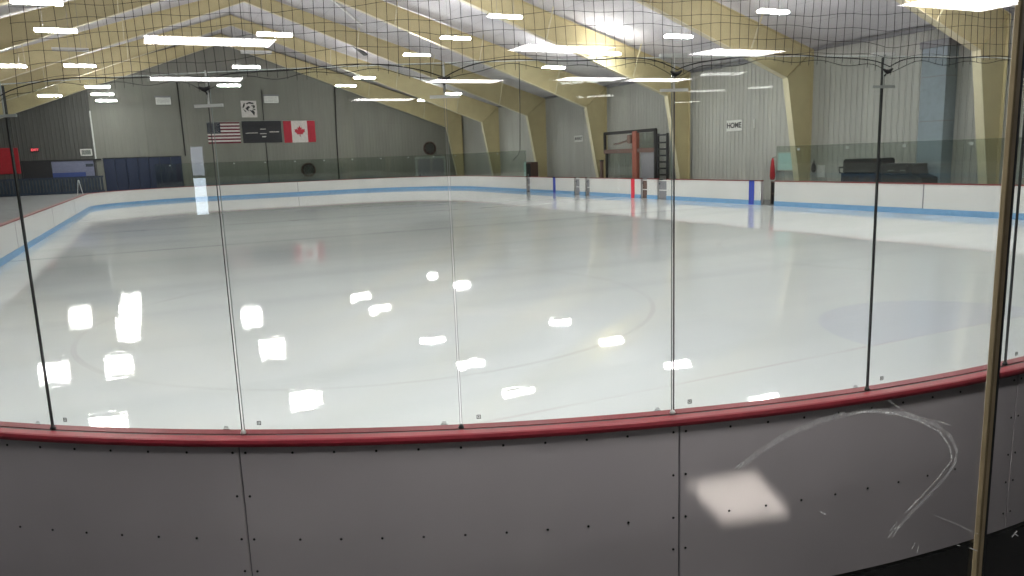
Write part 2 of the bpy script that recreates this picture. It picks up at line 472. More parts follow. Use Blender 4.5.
# near wall with the window we look through
WX0, WX1, SILL, HEAD = -1.3, 3.6, 1.12, 3.15
mb = MB()
y0, y1 = .92, 1.08
mb.box(WL, WX0, y0, y1, 0, EAVE); mb.box(WX1, WR, y0, y1, 0, EAVE); mb.box(WX0, WX1, y0, y1, 0, SILL); mb.box(WX0, WX1, y0, y1, HEAD, EAVE)
mb.prism([(WL, EAVE), (WR, EAVE), (XC, RIDGE)], 1, y0, y1)
struct('wall_near', mb, M['wall_plain'])
PX0, PX1 = 1.651, 1.669
win = thing('window_1', 'large clear window in front of the camera, lightly scratched', 'window', (0, 1.0, SILL)); win['kind'] = 'structure'
mb = MB()
mb.box(WX0, WX0 + .05, .95, 1.05, SILL, HEAD); mb.box(WX1 - .05, WX1, .95, 1.05, SILL, HEAD)
mb.box(WX0, WX1, .95, 1.05, SILL, SILL + .05); mb.box(WX0, WX1, .95, 1.05, HEAD - .05, HEAD)
part('window_frame', mb, M['tan'], win)
for a, b in ((WX0 + .05, PX0 + .006), (PX1 - .006, WX1 - .05)):
    mb = MB(); mb.box(a, b, 1.003, 1.011, SILL + .05, HEAD - .05); part('pane', mb, M['window_glass'], win)
post = thing('mullion_post', 'slim tan metal post standing close on the right, dark on its far side', 'post', (PX0 + .016, 1.0, SILL))
mb = MB(); mb.bevbox(PX0, PX1, .998, 1.014, SILL + .05, HEAD - .05, .003); part('post_tube', mb, M['tan'], post)
mb = MB(); mb.box(PX1 - .002, PX1 + .006, .998, 1.016, SILL + .05, HEAD - .05); part('rubber_seal', mb, M['joint_black'], post, 'dark rubber edge')

# scuffs on the window: little white scratches and one wiped arc
CAMZ = 2.447
def scuff(points, w):
    """points given as (x, z) on the pane"""
    m_ = MB(); yy = 1.0015
    for (a, b) in zip(points[:-1], points[1:]):
        a = Vector((a[0], yy, a[1])); b = Vector((b[0], yy, b[1])); m_.bar(a, b, w, .0006, (0, 1, 0))
    return m_
SCUFF = []   # filled after the camera frame is known

# lobby behind the camera: dark room with ceiling troffers and a daylit door
LX0, LX1, LY0, LZ0, LZ1 = -5.0, 10.5, -23.0, .90, 3.70
mb = MB(); mb.box(LX0, LX1, LY0, .92, LZ0 - .1, LZ0); struct('floor_lobby', mb, M['lobby_floor'])
mb = MB(); mb.box(LX0, LX1, LY0, .92, LZ1, LZ1 + .1); struct('ceiling_lobby', mb, M['lobby'])
mb = MB(); mb.box(LX0 - .1, LX0, LY0, .92, LZ0, LZ1); struct('wall_lobby_left', mb, M['lobby'])
mb = MB(); mb.box(LX1, LX1 + .1, LY0, .92, LZ0, LZ1); struct('wall_lobby_right', mb, M['lobby'])
mb = MB(); mb.box(LX0, LX1, LY0 - .1, LY0, LZ0, LZ1); struct('wall_lobby_back', mb, M['lobby'])
d1 = thing('door_1', 'narrow daylit glass door at the far end of the lobby', 'door', (1.36, LY0, LZ0)); d1['kind'] = 'structure'
mb = MB(); mb.box(1.08, 1.14, LY0, LY0 + .06, LZ0, 3.2); mb.box(1.48, 1.54, LY0, LY0 + .06, LZ0, 3.2); mb.box(1.14, 1.48, LY0, LY0 + .06, 3.1, 3.2)
mb.box(1.14, 1.48, LY0, LY0 + .06, LZ0, LZ0 + .15); mb.box(1.14, 1.48, LY0, LY0 + .06, 2.16, 2.24)
part('door_frame', mb, M['grey'], d1)
mb = MB(); mb.box(1.14, 1.48, LY0 + .01, LY0 + .03, LZ0 + .15, 2.16); part('pane', mb, M['daylight'], d1)
mb = MB(); mb.box(1.14, 1.48, LY0 + .01, LY0 + .03, 2.24, 3.1); part('pane', mb, M['daylight_dim'], d1)

LOB = [(.66, -6.12), (.71, -9.5), (4.46, -5.88), (4.67, -9.38), (6.96, -5.72), (6.78, -2.55), (8.03, -8.86), (6.69, -8.86), (4.33, -12.88)]
def troffer(x, y, i):
    t = thing('ceiling_troffer', '', 'ceiling light', (x, y, LZ1), 'lobby ceiling troffers')
    m_ = MB(); hx, hy = .62, .31
    for a in ((-hx, -hx + .03, -hy, hy), (hx - .03, hx, -hy, hy), (-hx, hx, -hy, -hy + .03), (-hx, hx, hy - .03, hy)):
        m_.box(x + a[0], x + a[1], y + a[2], y + a[3], LZ1 - .035, LZ1)
    part('trim_frame', m_, M['house'], t)
    m_ = MB(); m_.box(x - hx + .03, x + hx - .03, y - hy + .03, y + hy - .03, LZ1 - .03, LZ1 - .01); part('diffuser', m_, M['troffer'], t)
    return t
for i, (x, y) in enumerate(LOB):
    t = troffer(x, y, i)
    t['label'] = ['lit ceiling panel mirrored in the window at upper left, higher of two', 'lit ceiling panel mirrored in the window at upper left, lower of two',
                  'lit ceiling panel mirrored in the window at top centre', 'lit ceiling panel mirrored just below the net at centre',
                  'lit ceiling panel mirrored right of centre above the net knot', 'big lit ceiling panel mirrored at the top right corner',
                  'small lit ceiling panel mirrored below the net right of centre', 'small lit ceiling panel mirrored under the top centre panel',
                  'faint lit ceiling panel mirrored left of the central glass joint'][i]

# ------------------------------------------------------------------ dasher boards
seams = [-4.735 - 2.28 * 2, -4.735 - 2.28, -4.735, -2.468, -.17, 2.11]
PAN = ['white board panel at far left below the red cap, its left end out of view', 'grey-white board panel at lower left, ending at the left seam',
       'grey-white board panel between the two dark seams at the bottom centre', 'grey-white board panel right of the centre seam with a bright light patch',
       'grey-white board panel at far right behind the tan post']
def screw_mesh():
    m_ = MB(); m_.lathe((0, 0, 0), [(.007, 0), (.007, .002), (.005, .0035)], 8, 1)
    return m_
smesh = None
for i in range(len(seams) - 1):
    a, b = seams[i] + .006, seams[i + 1] - .006
    p0, _, _ = path((a + b) / 2, W / 2)
    t = thing('dasher_board_panel', PAN[i], 'rink board', (p0.x, p0.y, 0), 'rink board panels nearest the camera')
    m_ = MB(); sweep(m_, rect(W - .024, W - .010, .012, 1.026), a, b, .12); fc = part('outer_facing', m_, M['facing'], t)
    m_ = MB(); sweep(m_, rect(0, .012, .2, 1.026), a, b, .2); part('inner_facing', m_, M['white_board'], t)
    m_ = MB(); sweep(m_, rect(-.012, .012, .001, .2), a, b, .2); part('kick_plate', m_, M['kick'], t)
    m_ = MB(); sweep(m_, rect(.015, W - .026, .002, .05), a, b, .3); sweep(m_, rect(.015, W - .026, .97, 1.02), a, b, .3)
    for s in (a + .03, (a + b) / 2, b - .03):
        c, d, n = path(s, W / 2 - .005); m_.obox((c.x, c.y, .51), d, n, Vector((0, 0, 1)), .025, W / 2 - .022, .459)
    part('panel_frame', m_, M['grey'], t)
    # screws
    pts = []
    n = 10; st = (b - a - .12) / n
    for k in range(1, n):
        pts.append((a + .06 + st * k, .995)); pts.append((a + .06 + st * k, .513))
    for z in (.12, .33, .513, .755, .995):
        pts += [(a + .028, z), (b - .028, z)]
    for s, z in pts:
        c, d, nn = path(s, W - .010)
        if smesh is None:
            o0 = screw_mesh().build('screw', M['screw']); smesh = o0; o = o0
        else:
            o = smesh.copy(); COL.objects.link(o)
        o.parent = fc; o.location = (c.x - p0.x, c.y - p0.y, z)
        o.rotation_euler = (0, 0, math.atan2(nn.y, nn.x) - PI / 2)
# one continuous cap rail over the near panels
S0, S1 = seams[0], seams[-1]
cp, _, _ = path(-3.4, .07)
cap = thing('cap_rail', 'glossy red cap rail curving along the top of the nearest boards', 'cap rail', (cp.x, cp.y, 1.03))
m_ = MB(); sweep(m_, [(.082, 1.028), (W - .002, 1.028), (W + .006, 1.034), (W + .008, 1.05), (W + .002, 1.066), (W - .008, 1.070), (.082, 1.070)], S0, S1, .1); part('outer_cap', m_, M['cap'], cap)
m_ = MB(); sweep(m_, [(-.012, 1.028), (.050, 1.028), (.050, 1.066), (-.004, 1.070), (-.012, 1.062)], S0, S1, .1); part('inner_cap', m_, M['cap'], cap)
m_ = MB(); sweep(m_, rect(.066, .081, 1.028, 1.068), S0, S1, .12); part('glass_channel', m_, M['joint_black'], cap, 'dark groove that holds the glass')

def run(label, s0, s1, stripes=(), seams_=(), name='dasher_boards', vis_seam=True):
    c, _, _ = path((s0 + s1) / 2, 0)
    t = thing(name, label, 'rink boards', (c.x, c.y, 0), 'white rink boards around the ice')
    m_ = MB(); sweep(m_, rect(0, .02, .2, 1.03), s0, s1); part('facing', m_, M['white_board'], t)
    m_ = MB(); sweep(m_, rect(-.015, .02, .001, .2), s0, s1); part('kick_plate', m_, M['kick'], t, 'blue strip along the ice')
    m_ = MB(); sweep(m_, rect(-.02, W, 1.03, 1.07), s0, s1); part('cap_rail', m_, M['cap_far'], t, 'dark red cap')
    m_ = MB(); sweep(m_, rect(W - .03, W - .012, .0, 1.03), s0, s1); part('back_panel', m_, M['facing'], t)
    for sm, hw, mt in stripes:
        m_ = MB(); sweep(m_, rect(-.02, 0, .0, 1.075), sm - hw, sm + hw); part('painted_stripe', m_, mt, t, mt.name.replace('_', ' '))
    for sm in seams_:
        m_ = MB(); sweep(m_, rect(-.004, 0, .2, 1.03), sm - .02, sm + .02); part('seam', m_, M['grey'], t)
    return t
RY = [(S1, sR(24.2))]
run('long white board run closest on the right, in front of the black carts', S1, sR(24.2), seams_=[sR(17.3)])
run('white boards with a blue stripe at their near end, left of the open gate', sR(25.0), sR(31.7), [(sR(25.56), .16, M['blue'])])
run('short white board piece between two gates, near the ladder rack', sR(32.5), sR(33.4))
run('white boards with the red centre stripe, in front of the scorer booth', sR(34.0), sR(39.3), [(sR(34.72), .16, M['red'])])
run('very short white board piece left of the scorer booth between narrow gates', sR(39.8), sR(40.5))
run('white boards with a blue stripe, far along the right side', sR(41.15), sR(47.3), [(sR(43.75), .16, M['blue'])])
sFL = L1 + 2 * Q + L2 + L1 + Q * .5     # middle of the far left corner
run('white boards curving round the far end of the rink below the flags', sR(47.9), sFL, seams_=[L1 + 2 * Q + L2 + 4])
run('white boards running along the left side of the rink', sFL, PER + seams[0] - .02, seams_=[PER + sLft(y) for y in (18.2, 27.7, 37.5, 47.7)])

# gates in the gaps
def gate(label, ya, yb, off=.09, mat='grey', wide=False):
    x = XR + off
    t = thing('rink_gate', label, 'gate', (x, (ya + yb) / 2, 0), 'gates in the right boards')
    m_ = MB(); m_.bevbox(x, x + .05, ya + .01, yb - .01, .02, 1.0, .008); part('gate_panel', m_, M[mat], t)
    m_ = MB()
    for y in (ya + .03, yb - .06): m_.box(x - .012, x, y, y + .03, .03, 1.0)
    m_.box(x - .012, x, ya + .03, yb - .03, .95, 1.0); m_.box(x - .012, x, ya + .03, yb - .03, .45, .5)
    part('gate_rim', m_, M['white_board'] if not wide else M['brown'], t)
    m_ = MB(); m_.box(x - .03, x - .012, yb - .16, yb - .08, .78, .84); part('latch', m_, M['black'], t)
    return t
gate('grey gate at the far end of the blue striped boards, beside the dark cabinet', 47.3, 47.9)
gate('wider grey gate left of the short board piece, before the scorer booth', 40.5, 41.15)
gate('narrow grey gate at the left end of the red striped boards', 39.3, 39.8)
gate('purple grey gate just right of the red stripe', 33.4, 34.0, .10, 'brown')
gate('grey gate below the ladder rack', 31.7, 32.5)
og = gate('open gate beside the nearest blue stripe, below the red cloth', 24.2, 25.0, .55, 'charcoal', True)

# ------------------------------------------------------------------ glass around the rink
def glass_screen(label, s0, s1, step=1.22, top=GT):
    c, _, _ = path((s0 + s1) / 2, .06)
    t = thing('glass_screen', label, 'rink glass', (c.x, c.y, 1.07), 'glass above the distant boards')
    n = max(1, round((s1 - s0) / step)); w = (s1 - s0) / n
    for i in range(n):
        m_ = MB(); sweep(m_, rect(.055, .067, 1.071, top), s0 + w * i + .006, s0 + w * (i + 1) - .006, .6); part('pane', m_, M['far_glass'], t)
        if i % 2 == 0:
            m_ = MB()
            p, d, nn = path(s0 + w * i, .061); m_.obox((p.x, p.y, top - .14), d, nn, Vector((0, 0, 1)), .07, .014, .05)
            part('clamp', m_, M['clamp_grey'], t)
    return t
glass_screen('glass above the nearest right boards, in front of the black carts', 9.0, sR(24.2), 1.22, 2.5)
glass_screen('glass above the boards at the far end, below the flags', sR(47.9), sFL - 2.2)

# near glass panes
J = [-6.98, -5.85, -4.737, -3.598, -2.478, -1.288, -.185, .95, 2.08]
GL = ['large clear glass pane at far left, cut by the left picture edge', 'clear glass pane between the leftmost dark joint and the next joint',
      'clear glass pane left of the thin central seam', 'clear glass pane between the thin seam and the white joint',
      'clear glass pane between the white joint and the black joint on the right', 'clear glass pane behind the tan post, right of the black joint',
      'clear glass pane at the right picture edge', 'clear glass pane beyond the right picture edge']
jt = ['none', 'black', 'gap', 'seam', 'white', 'black', 'black', 'seam']
for i in range(len(J) - 1):
    a, b = J[i] + .007, J[i + 1] - .007
    c, _, _ = path((a + b) / 2, .06)
    t = thing('glass_panel', GL[i], 'rink glass', (c.x, c.y, BH), 'frameless glass panes nearest the camera')
    m_ = MB(); sweep(m_, rect(.053, .065, BH - .018, GT), a, b, .14); part('sheet', m_, M['glass'], t)
    m_ = MB(); sweep(m_, rect(.053, .065, GT + .0004, GT + .004), a, b, .14); part('polished_edge', m_, M['joint_white'], t)
    # safety mark in the lower corner
    m_ = MB(); p, d, nn = path(a + .085, .0662); z = 1.122
    m_.obox((p.x, p.y, z), d, nn, Vector((0, 0, 1)), .010, .0006, .0018)
    m_.obox((p.x, p.y, z + .018), d, nn, Vector((0, 0, 1)), .010, .0006, .0018)
    for sg in (-1, 1):
        q = p + d * .009 * sg; m_.obox((q.x, q.y, z + .009), d, nn, Vector((0, 0, 1)), .0018, .0006, .010)
    q = p; m_.obox((q.x, q.y, z + .009), d, nn, Vector((0, 0, 1)), .003, .0006, .004)
    part('safety_mark', m_, M['mark'], t)
    m_ = MB(); p, d, nn = path(b - .08, .0662)
    for k in range(3): m_.obox((p.x, p.y, 1.098 + .007 * k), d, nn, Vector((0, 0, 1)), .018 - .004 * k, .0006, .0012)
    part('printed_mark', m_, M['mark'], t)
# joints between the panes
JL = {1: 'black joint strip at far left of the near glass', 2: 'pale double line joint in the near glass, left of the flags', 3: 'thin faint seam in the near glass at centre',
      4: 'white joint strip in the near glass, right of centre', 5: 'black joint strip in the near glass, left of the tan post', 6: 'black joint strip just right of the tan post', 7: 'thin joint strip beyond the right edge'}
for i in range(1, 8):
    s = J[i]; kind = jt[i]
    c, d, nn = path(s, .059); up = Vector((0, 0, 1))
    t = thing('glass_joint', JL[i], 'joint strip', (c.x, c.y, BH), 'joints of the near glass')
    zc, hz = (BH + GT) / 2, (GT - BH) / 2 - .005
    def strip(name, o, w, depth, mat):
        m_ = MB(); q = c + d * o; m_.obox((q.x, q.y, zc), d, nn, up, w / 2, depth / 2, hz); part(name, m_, mat, t)
    if kind == 'black':
        strip('gasket', 0, .009, .012, M['joint_black'])
    elif kind == 'gap':
        strip('edge_seal', -.0065, .0035, .005, M['joint_black']); strip('edge_seal', .0075, .0025, .005, M['joint_grey'])
    elif kind == 'seam':
        strip('edge_seal', -.005, .0018, .013, M['joint_grey']); strip('edge_seal', .005, .0018, .013, M['joint_grey'])
    else:
        strip('edge_seal', .0052, .003, .014, M['joint_black']); strip('edge_seal', -.0062, .0016, .013, M['joint_grey'])
    m_ = MB(); m_.lathe((c.x, c.y, BH + .002), [(.014, 0), (.016, .004), (.012, .012), (.009, .02)], 12); part('foot_bracket', m_, M['clamp'] if kind in ('white', 'gap') else M['joint_black'], t, smooth=True)
    # clamp at the top: lower bar, stem and top bar
    m_ = MB()
    mt = M['clamp'] if i in (2, 3, 4) else M['clamp_grey']
    q = c + nn * .012
    m_.obox((q.x, q.y, 2.745), d, nn, up, .072, .004, .007)
    part('lower_clamp_bar', m_, mt, t)
    if i in (4, 5, 6):
        m_ = MB(); m_.obox((c.x, c.y, 2.912), d, nn, up, .068, .012, .008); part('top_clamp_bar', m_, M['clamp'], t)
    m_ = MB(); m_.bar((q.x, q.y, 2.75), (q.x, q.y, 2.91), .008, .004, (nn.x, nn.y, 0)); part('clamp_stem', m_, mt, t)

# ------------------------------------------------------------------ protective net above the glass
net = thing('protective_net', 'black square mesh net hanging above the near glass, gathered at the joints', 'net', (2.3, 3.0, 2.8))
OFFN = .10
knots = [J[1], J[2], J[3], J[4], J[5], J[6] + .05, J[7]]
def hem(s):
    for a, b in zip(knots[:-1], knots[1:]):
        if a <= s <= b:
            u = abs((s - a) / (b - a) * 2 - 1)
            return 2.835 + .062 * (1 - u ** 5) + .008 * math.sin(s * 9)
    return 2.84
def wig(s, z): return .010 * math.sin(s * 2.3 + z * 3.1) + .006 * math.sin(s * 7.1 - z * 5)
def npt(s, z, ds=0): 
    p, _, _ = path(s + ds, OFFN + wig(s, z)); return Vector((p.x, p.y, z))
ZT = 3.75; rw = .00145
m_ = MB(); s = J[1] + .14
CELL = .0485
while s < J[7]:
    zb = hem(s) - .035 - .015 * math.sin(s * 13)
    zs = [zb + (ZT - zb) * k / 9 for k in range(10)]
    m_.tube([npt(s, z, .007 * math.sin(z * 6 + s * 3)) for z in zs], rw, 3)
    s += CELL * (1.75 if s < -5.3 else 1.0) * random.uniform(.96, 1.04)
z = 2.905
k = 0
while z < ZT:
    pts = []; s = J[1] + .14
    while s < J[7]:
        u = 0
        for a, b in zip(knots[:-1], knots[1:]):
            if a <= s <= b: u = abs((s - a) / (b - a) * 2 - 1)
        dz = -.035 * u ** 4 * max(0, 1 - (z - 2.9) / .25) + .012 * math.sin(s * 3.3 + k * 1.7) + .005 * math.sin(s * 17 + k)
        pts.append(npt(s, z + dz)); s += .05
    m_.tube(pts, rw * .85, 3); z += .066 + .012 * math.sin(k * 2.1); k += 1
part('net_mesh', m_, M['net'], net, fix=False)
m_ = MB(); pts = []; s = J[1] - .02
while s < J[7]:
    p, _, _ = path(s, OFFN + .004); pts.append((p.x, p.y, hem(s))); s += .035
m_.tube(pts, .0026, 5); part('hem_rope', m_, M['net'], net)
m_ = MB(); pts2 = [(p[0], p[1], p[2] - .028 + .01 * math.sin(i * .7)) for i, p in enumerate(pts)]
m_.tube(pts2, .0014, 4); part('hem_cord', m_, M['net'], net)
m_ = MB(); pts = []; s = J[1]
while s < J[7]:
    p, _, _ = path(s, OFFN); pts.append((p.x, p.y, ZT)); s += .1
m_.tube(pts, .004, 6); part('support_cable', m_, M['net'], net)
for i in (2, 3, 4, 5):
    c, d, nn = path(J[i], OFFN - .004); m_ = MB()
    m_.tube([c + d * -.028 + Vector((0, 0, 2.832)), c + d * -.012 + Vector((0, 0, 2.822)), c + d * .0 + Vector((0, 0, 2.818)), c + d * .014 + Vector((0, 0, 2.823)), c + d * .03 + Vector((0, 0, 2.834))], [.004, .009, .012, .009, .004], 8)
    m_.tube([c + Vector((0, 0, 2.82)), c + nn * -.02 + Vector((0, 0, 2.80)), c + nn * -.045 + Vector((0, 0, 2.815))], .004, 6)
    part('knot', m_, M['net'], net, smooth=True)

# ------------------------------------------------------------------ steel frames
FR = [16.6, 25.0, 33.4, 41.7, 50.0, 58.35, 66.65]
def frame(y, lab, proto=None):
    if proto:
        c = copy_tree(proto); c.location.y = y; c['label'] = lab; return c
    t = thing('steel_frame', lab, 'steel frame', (XC, y, 0), 'yellow steel frames across the rink hall')
    hw, hf = .012, .13
    for sg in (1, -1):
        X = lambda x: XC + sg * (x - XC)
        m_ = MB(); m_.prism([(X(26.23), 0), (X(26.72), 0), (X(26.72), 6.62), (X(25.2), 5.4)], 1, y - hw, y + hw)
        m_.bar((X(26.72), y, 0), (X(26.72), y, 6.6), .22, .03, (1, 0, 0))
        m_.box(min(X(26.0), X(26.85)), max(X(26.0), X(26.85)), y - .16, y + .16, -.02, .02)
        part('column', m_, M['yellow'], t)
        m_ = MB(); m_.bar((X(26.22), y, .0), (X(25.2), y, 5.4), .30, .03, (1, 0, 0)); part('column_flange', m_, M['yellow_pale_lit'], t)
        m_ = MB(); m_.prism([(X(25.2), 5.4), (X(26.72), 6.62), (X(XC), RIDGE - .13), (X(XC), 12.35)], 1, y - hw, y + hw)
        m_.bar((X(26.72), y, 6.6), (X(XC), y, RIDGE - .10), .24, .03)
        part('rafter', m_, M['yellow'], t)
        m_ = MB(); m_.bar((X(25.2), y, 5.4), (X(XC), y, 12.35), .28, .03); part('rafter_flange', m_, M['yellow_pale_lit'], t)
        m_ = MB(); m_.bar((X(25.22), y, 5.42), (X(26.70), y, 6.58), .2, .02, (0, 0, 1)); part('knee_stiffener', m_, M['yellow'], t)
        # pale tone on the flanges stands for light on their faces
        for x in (23.0, 18.0, 13.0):
            m_ = MB(); m_.bar((X(x), y - .12, low(x) + .03), (X(x - .05), y - .95, roof(x) - .12), .05, .05, (1, 0, 0)); part('flange_brace', m_, M['yellow_pale_lit'], t)
    return t
FL = ['yellow steel frame closest on the right, behind the tan post', 'yellow steel frame second from the right, beside the teal board', 'yellow steel frame right of the ladder rack',
      'yellow steel frame left of the scorer booth', 'yellow steel frame beside the dark cabinet', 'yellow steel frame second from the far wall', 'yellow steel frame against the far gable wall']
F0 = frame(FR[0], FL[0])
for y, l in zip(FR[1:], FL[1:]): frame(y, l, F0)

# ------------------------------------------------------------------ rink strip lights
def strip_light(x, y, lab, on=True, z=6.6, length=1.3):
    t = thing('strip_light', lab, 'strip light', (x, y, z), 'strip lights hanging over the ice')
    hl = length / 2
    m_ = MB(); m_.prism([(y - .05, z + .05), (y + .05, z + .05), (y + .04, z + .11), (y - .04, z + .11)], 0, x - hl - .02, x + hl + .02); part('housing', m_, M['house'], t)
    m_ = MB(); m_.prism([(y - .13, z + .048), (y - .15, z + .0), (y - .11, z - .03), (y + .11, z - .03), (y + .15, z + .0), (y + .13, z + .048)], 0, x - hl, x + hl); part('lens', m_, M['lens_on'] if on else M['lens_off'], t)
    m_ = MB()
    for k in (-.4, .4): m_.tube([(x + k, y, z + .1), (x + k, y, roof(x + k) - .02)], .006, 5)
    part('hanger', m_, M['grey'], t)
    return t
rows = {'row over the left stands edge': (7.6, 1.36, [(-5.6, 43.9), (-5.6, 59.9)]),
        'row along the left boards': (7.6, 1.34, [(-2.6, 27.8), (-2.6, 33.0), (-2.55, 37.9, 0), (-2.6, 43.4), (-2.42, 53.6), (-2.42, 58.8), (-2.42, 63.9)]),
        'row left of the ridge': (7.6, 1.34, [(5.05, 32.2), (4.95, 37.3, 0), (5.1, 42.7), (5.1, 52.3)]),
        'row right of the ridge': (8.4, 1.52, [(14.45, 30.4), (14.45, 36.3), (14.45, 42.4), (14.45, 54.2), (14.45, 59.9)]),
        'row nearest the right boards': (7.3, 1.3, [(21.0, 21.5), (21.1, 27.1), (21.0, 32.5), (21.0, 38.1), (21.1, 54.1), (21.0, 60.0)])}
for x, z in ((-2.6, 7.6), (5.05, 7.6), (14.45, 8.4), (21.0, 7.3)):
    for k, y in enumerate((15.6, 10.4, 5.2)):
        strip_light(x, y, 'lit strip light overhead, above the top of the picture', True, z)
for x in (.6, 3.2):  # unseen lights added to brighten the near board fronts
    strip_light(x, 1.6, 'added strip light over the walkway, unseen, brightening the near boards', True, 6.2)
for r, (zz, ll, L) in rows.items():
    for k, q in enumerate(L):
        on = len(q) == 2
        strip_light(q[0], q[1], f"{'lit white' if on else 'unlit grey'} strip light, {ORD[k]} from the camera in the {r}", on, zz, ll)

# ------------------------------------------------------------------ things on the far wall
yw = YW
def wavy(x0, x1, z0, z1, y, nx, nz, colf, amp=.015):
    m_ = MB()
    def P(i, j):
        x = x0 + (x1 - x0) * i / nx; z = z0 + (z1 - z0) * j / nz
        return (x, y - .02 - amp * (1 + math.sin(x * 5)), z)
    for i in range(nx):
        for j in range(nz): m_.poly([P(i, j), P(i + 1, j), P(i + 1, j + 1), P(i, j + 1)], colf((i + .5) / nx, (j + .5) / nz))
    return m_
# flag with stars and stripes
fx0, fx1, fz0, fz1 = 4.5, 7.02, 4.42, 6.14
us = thing('flag', 'striped flag with a dark starred corner on the far wall, leftmost', 'flag', ((fx0 + fx1) / 2, yw, fz0), 'flags on the far wall')
def uscol(u, v):
    if u < .4 and v > 6 / 13: return 2
    return 0 if int(v * 13) % 2 == 0 else 1
part('cloth', wavy(fx0, fx1, fz0, fz1, yw, 20, 13, uscol), [M['flag_dkred'], M['flag_white'], M['flag_blue']], us, fix=False)
m_ = MB()
for r in range(9):
    for c in range(6 if r % 2 == 0 else 5):
        x = fx0 + (.08 + .155 * c + (.078 if r % 2 else 0)); z = fz1 - .08 - r * .095
        st = []
        for k in range(10):
            a = PI / 2 + k * PI / 5; rr = .034 if k % 2 == 0 else .014
            st.append((x + rr * math.cos(a), yw - .062, z + rr * math.sin(a)))
        m_.poly(st)
part('stars', m_, M['flag_white'], us, fix=False)
# dark banner
bx0, bx1, bz0, bz1 = 7.2, 10.35, 4.40, 6.2
bn = thing('banner', 'dark charcoal banner with small pale lettering between the two flags', 'banner', ((bx0 + bx1) / 2, yw, bz0))
part('cloth', wavy(bx0, bx1, bz0, bz1, yw - .08, 12, 4, lambda u, v: 0), M['banner'], bn, fix=False)
m_ = MB()
for x, z, w, h in ((8.0, 5.22, .42, .05), (7.55, 5.2, .12, .04), (8.85, 5.52, .22, .06), (8.85, 5.15, .26, .06), (8.9, 4.9, .16, .09), (9.5, 5.28, .14, .07), (9.72, 5.28, .12, .07), (10.0, 5.28, .14, .07)):
    m_.box(x - w, x + w, yw - .145, yw - .14, z - h / 2, z + h / 2)
part('pale_lettering', m_, M['flag_white'], bn)
# maple leaf flag
cx0, cx1, cz0, cz1 = 10.55, 13.2, 4.36, 6.18
ca = thing('flag', 'red and white maple leaf flag on the far wall, right of the banner', 'flag', ((cx0 + cx1) / 2, yw, cz0), 'flags on the far wall')
part('cloth', wavy(cx0, cx1, cz0, cz1, yw, 16, 2, lambda u, v: 0 if (u < .25 or u > .75) else 1), [M['flag_red'], M['flag_white']], ca, fix=False)
leaf = [(0, 1), (.2, .62), (.42, .72), (.34, .25), (.62, .52), (.68, .36), (.98, .40), (.86, .12), (.98, .02), (.52, -.30), (.58, -.48), (.07, -.42), (.07, -.85)]
leaf = leaf + [(-x, z) for x, z in leaf[::-1][:-1]]
m_ = MB(); lx, lz = (cx0 + cx1) / 2, (cz0 + cz1) / 2
m_.prism([(lx + x * .46, lz + z * .5) for x, z in leaf], 1, yw - .075, yw - .066); part('maple_leaf', m_, M['flag_red'], ca)
for t_, xa, xb, zt in ((us, fx0, fx1, fz1), (bn, bx0, bx1, bz1), (ca, cx0, cx1, cz1)):
    m_ = MB(); m_.tube([(xa - .05, yw - .06, zt + .01), (xb + .05, yw - .06, zt + .01)], .018, 6)
    for x in (xa + .05, xb - .05): m_.tube([(x, yw - .06, zt + .01), (x, yw + .01, zt + .01)], .015, 6)
    part('hanging_rod', m_, M['clamp_grey'], t_)
# emblem sign: pale square with an angular black drawing
em = thing('emblem_sign', 'pale square sign with a jagged black drawing above the banner', 'sign', (7.9, yw, 6.52))
m_ = MB(); m_.bevbox(7.28, 8.52, yw - .05, yw - .005, 6.5, 7.85, .01); part('sign_board', m_, M['flag_white'], em)
m_ = MB()
for a in ([(7.38, 7.3), (7.5, 7.62), (7.62, 7.66), (7.58, 7.45), (7.48, 7.28)], [(7.68, 7.62), (7.95, 7.76), (8.3, 7.68), (8.28, 7.56), (7.9, 7.62), (7.74, 7.54)],
          [(7.62, 7.22), (7.85, 7.44), (8.0, 7.34), (7.82, 7.16), (7.9, 6.98), (7.74, 7.08)], [(8.05, 7.46), (8.36, 7.5), (8.4, 7.3), (8.2, 7.22), (8.24, 7.36)],
          [(7.9, 7.12), (8.1, 6.9), (8.28, 6.62), (8.34, 6.9), (8.22, 7.1), (8.08, 7.06)], [(7.44, 7.2), (7.6, 7.06), (7.7, 6.9), (7.55, 6.98)], [(8.12, 7.2), (8.4, 7.18), (8.38, 7.06), (8.28, 7.1)]):
    m_.prism(a, 1, yw - .056, yw - .049)
part('black_drawing', m_, M['black'], em)
def wall_box(lab, x0, x1, z0, z1):
    t = thing('wall_heater', lab, 'wall unit', ((x0 + x1) / 2, yw, z0), 'white boxes high on the far wall')
    m_ = MB(); m_.bevbox(x0, x1, yw - .32, yw - .005, z0, z1 - .12, .02); part('casing', m_, M['white'], t)
    m_ = MB(); m_.bevbox(x0 - .05, x1 + .05, yw - .30, yw - .005, z1 - .12, z1 + .02, .02); part('hood', m_, M['grey'], t)
    m_ = MB()
    for k in range(4): m_.box(x0 + .08, x1 - .08, yw - .325, yw - .319, z0 + .10 + k * .1, z0 + .13 + k * .1)
    part('louvre', m_, M['clamp_grey'], t)
wall_box('white wall box high above the striped flag', .92, 2.0, 7.55, 8.2)
wall_box('white wall box high above the banner and maple leaf flag', 9.15, 10.3, 7.66, 8.32)
def conduit(lab, pts, r=.05, mat='charcoal'):
    m_ = MB(); m_.tube(pts, r, 8); o = m_.build('wall_conduit', M[mat], smooth=True, loc=pts[-1]); tag(o, lab, 'pipe', 'dark pipes on the far wall')
    return o
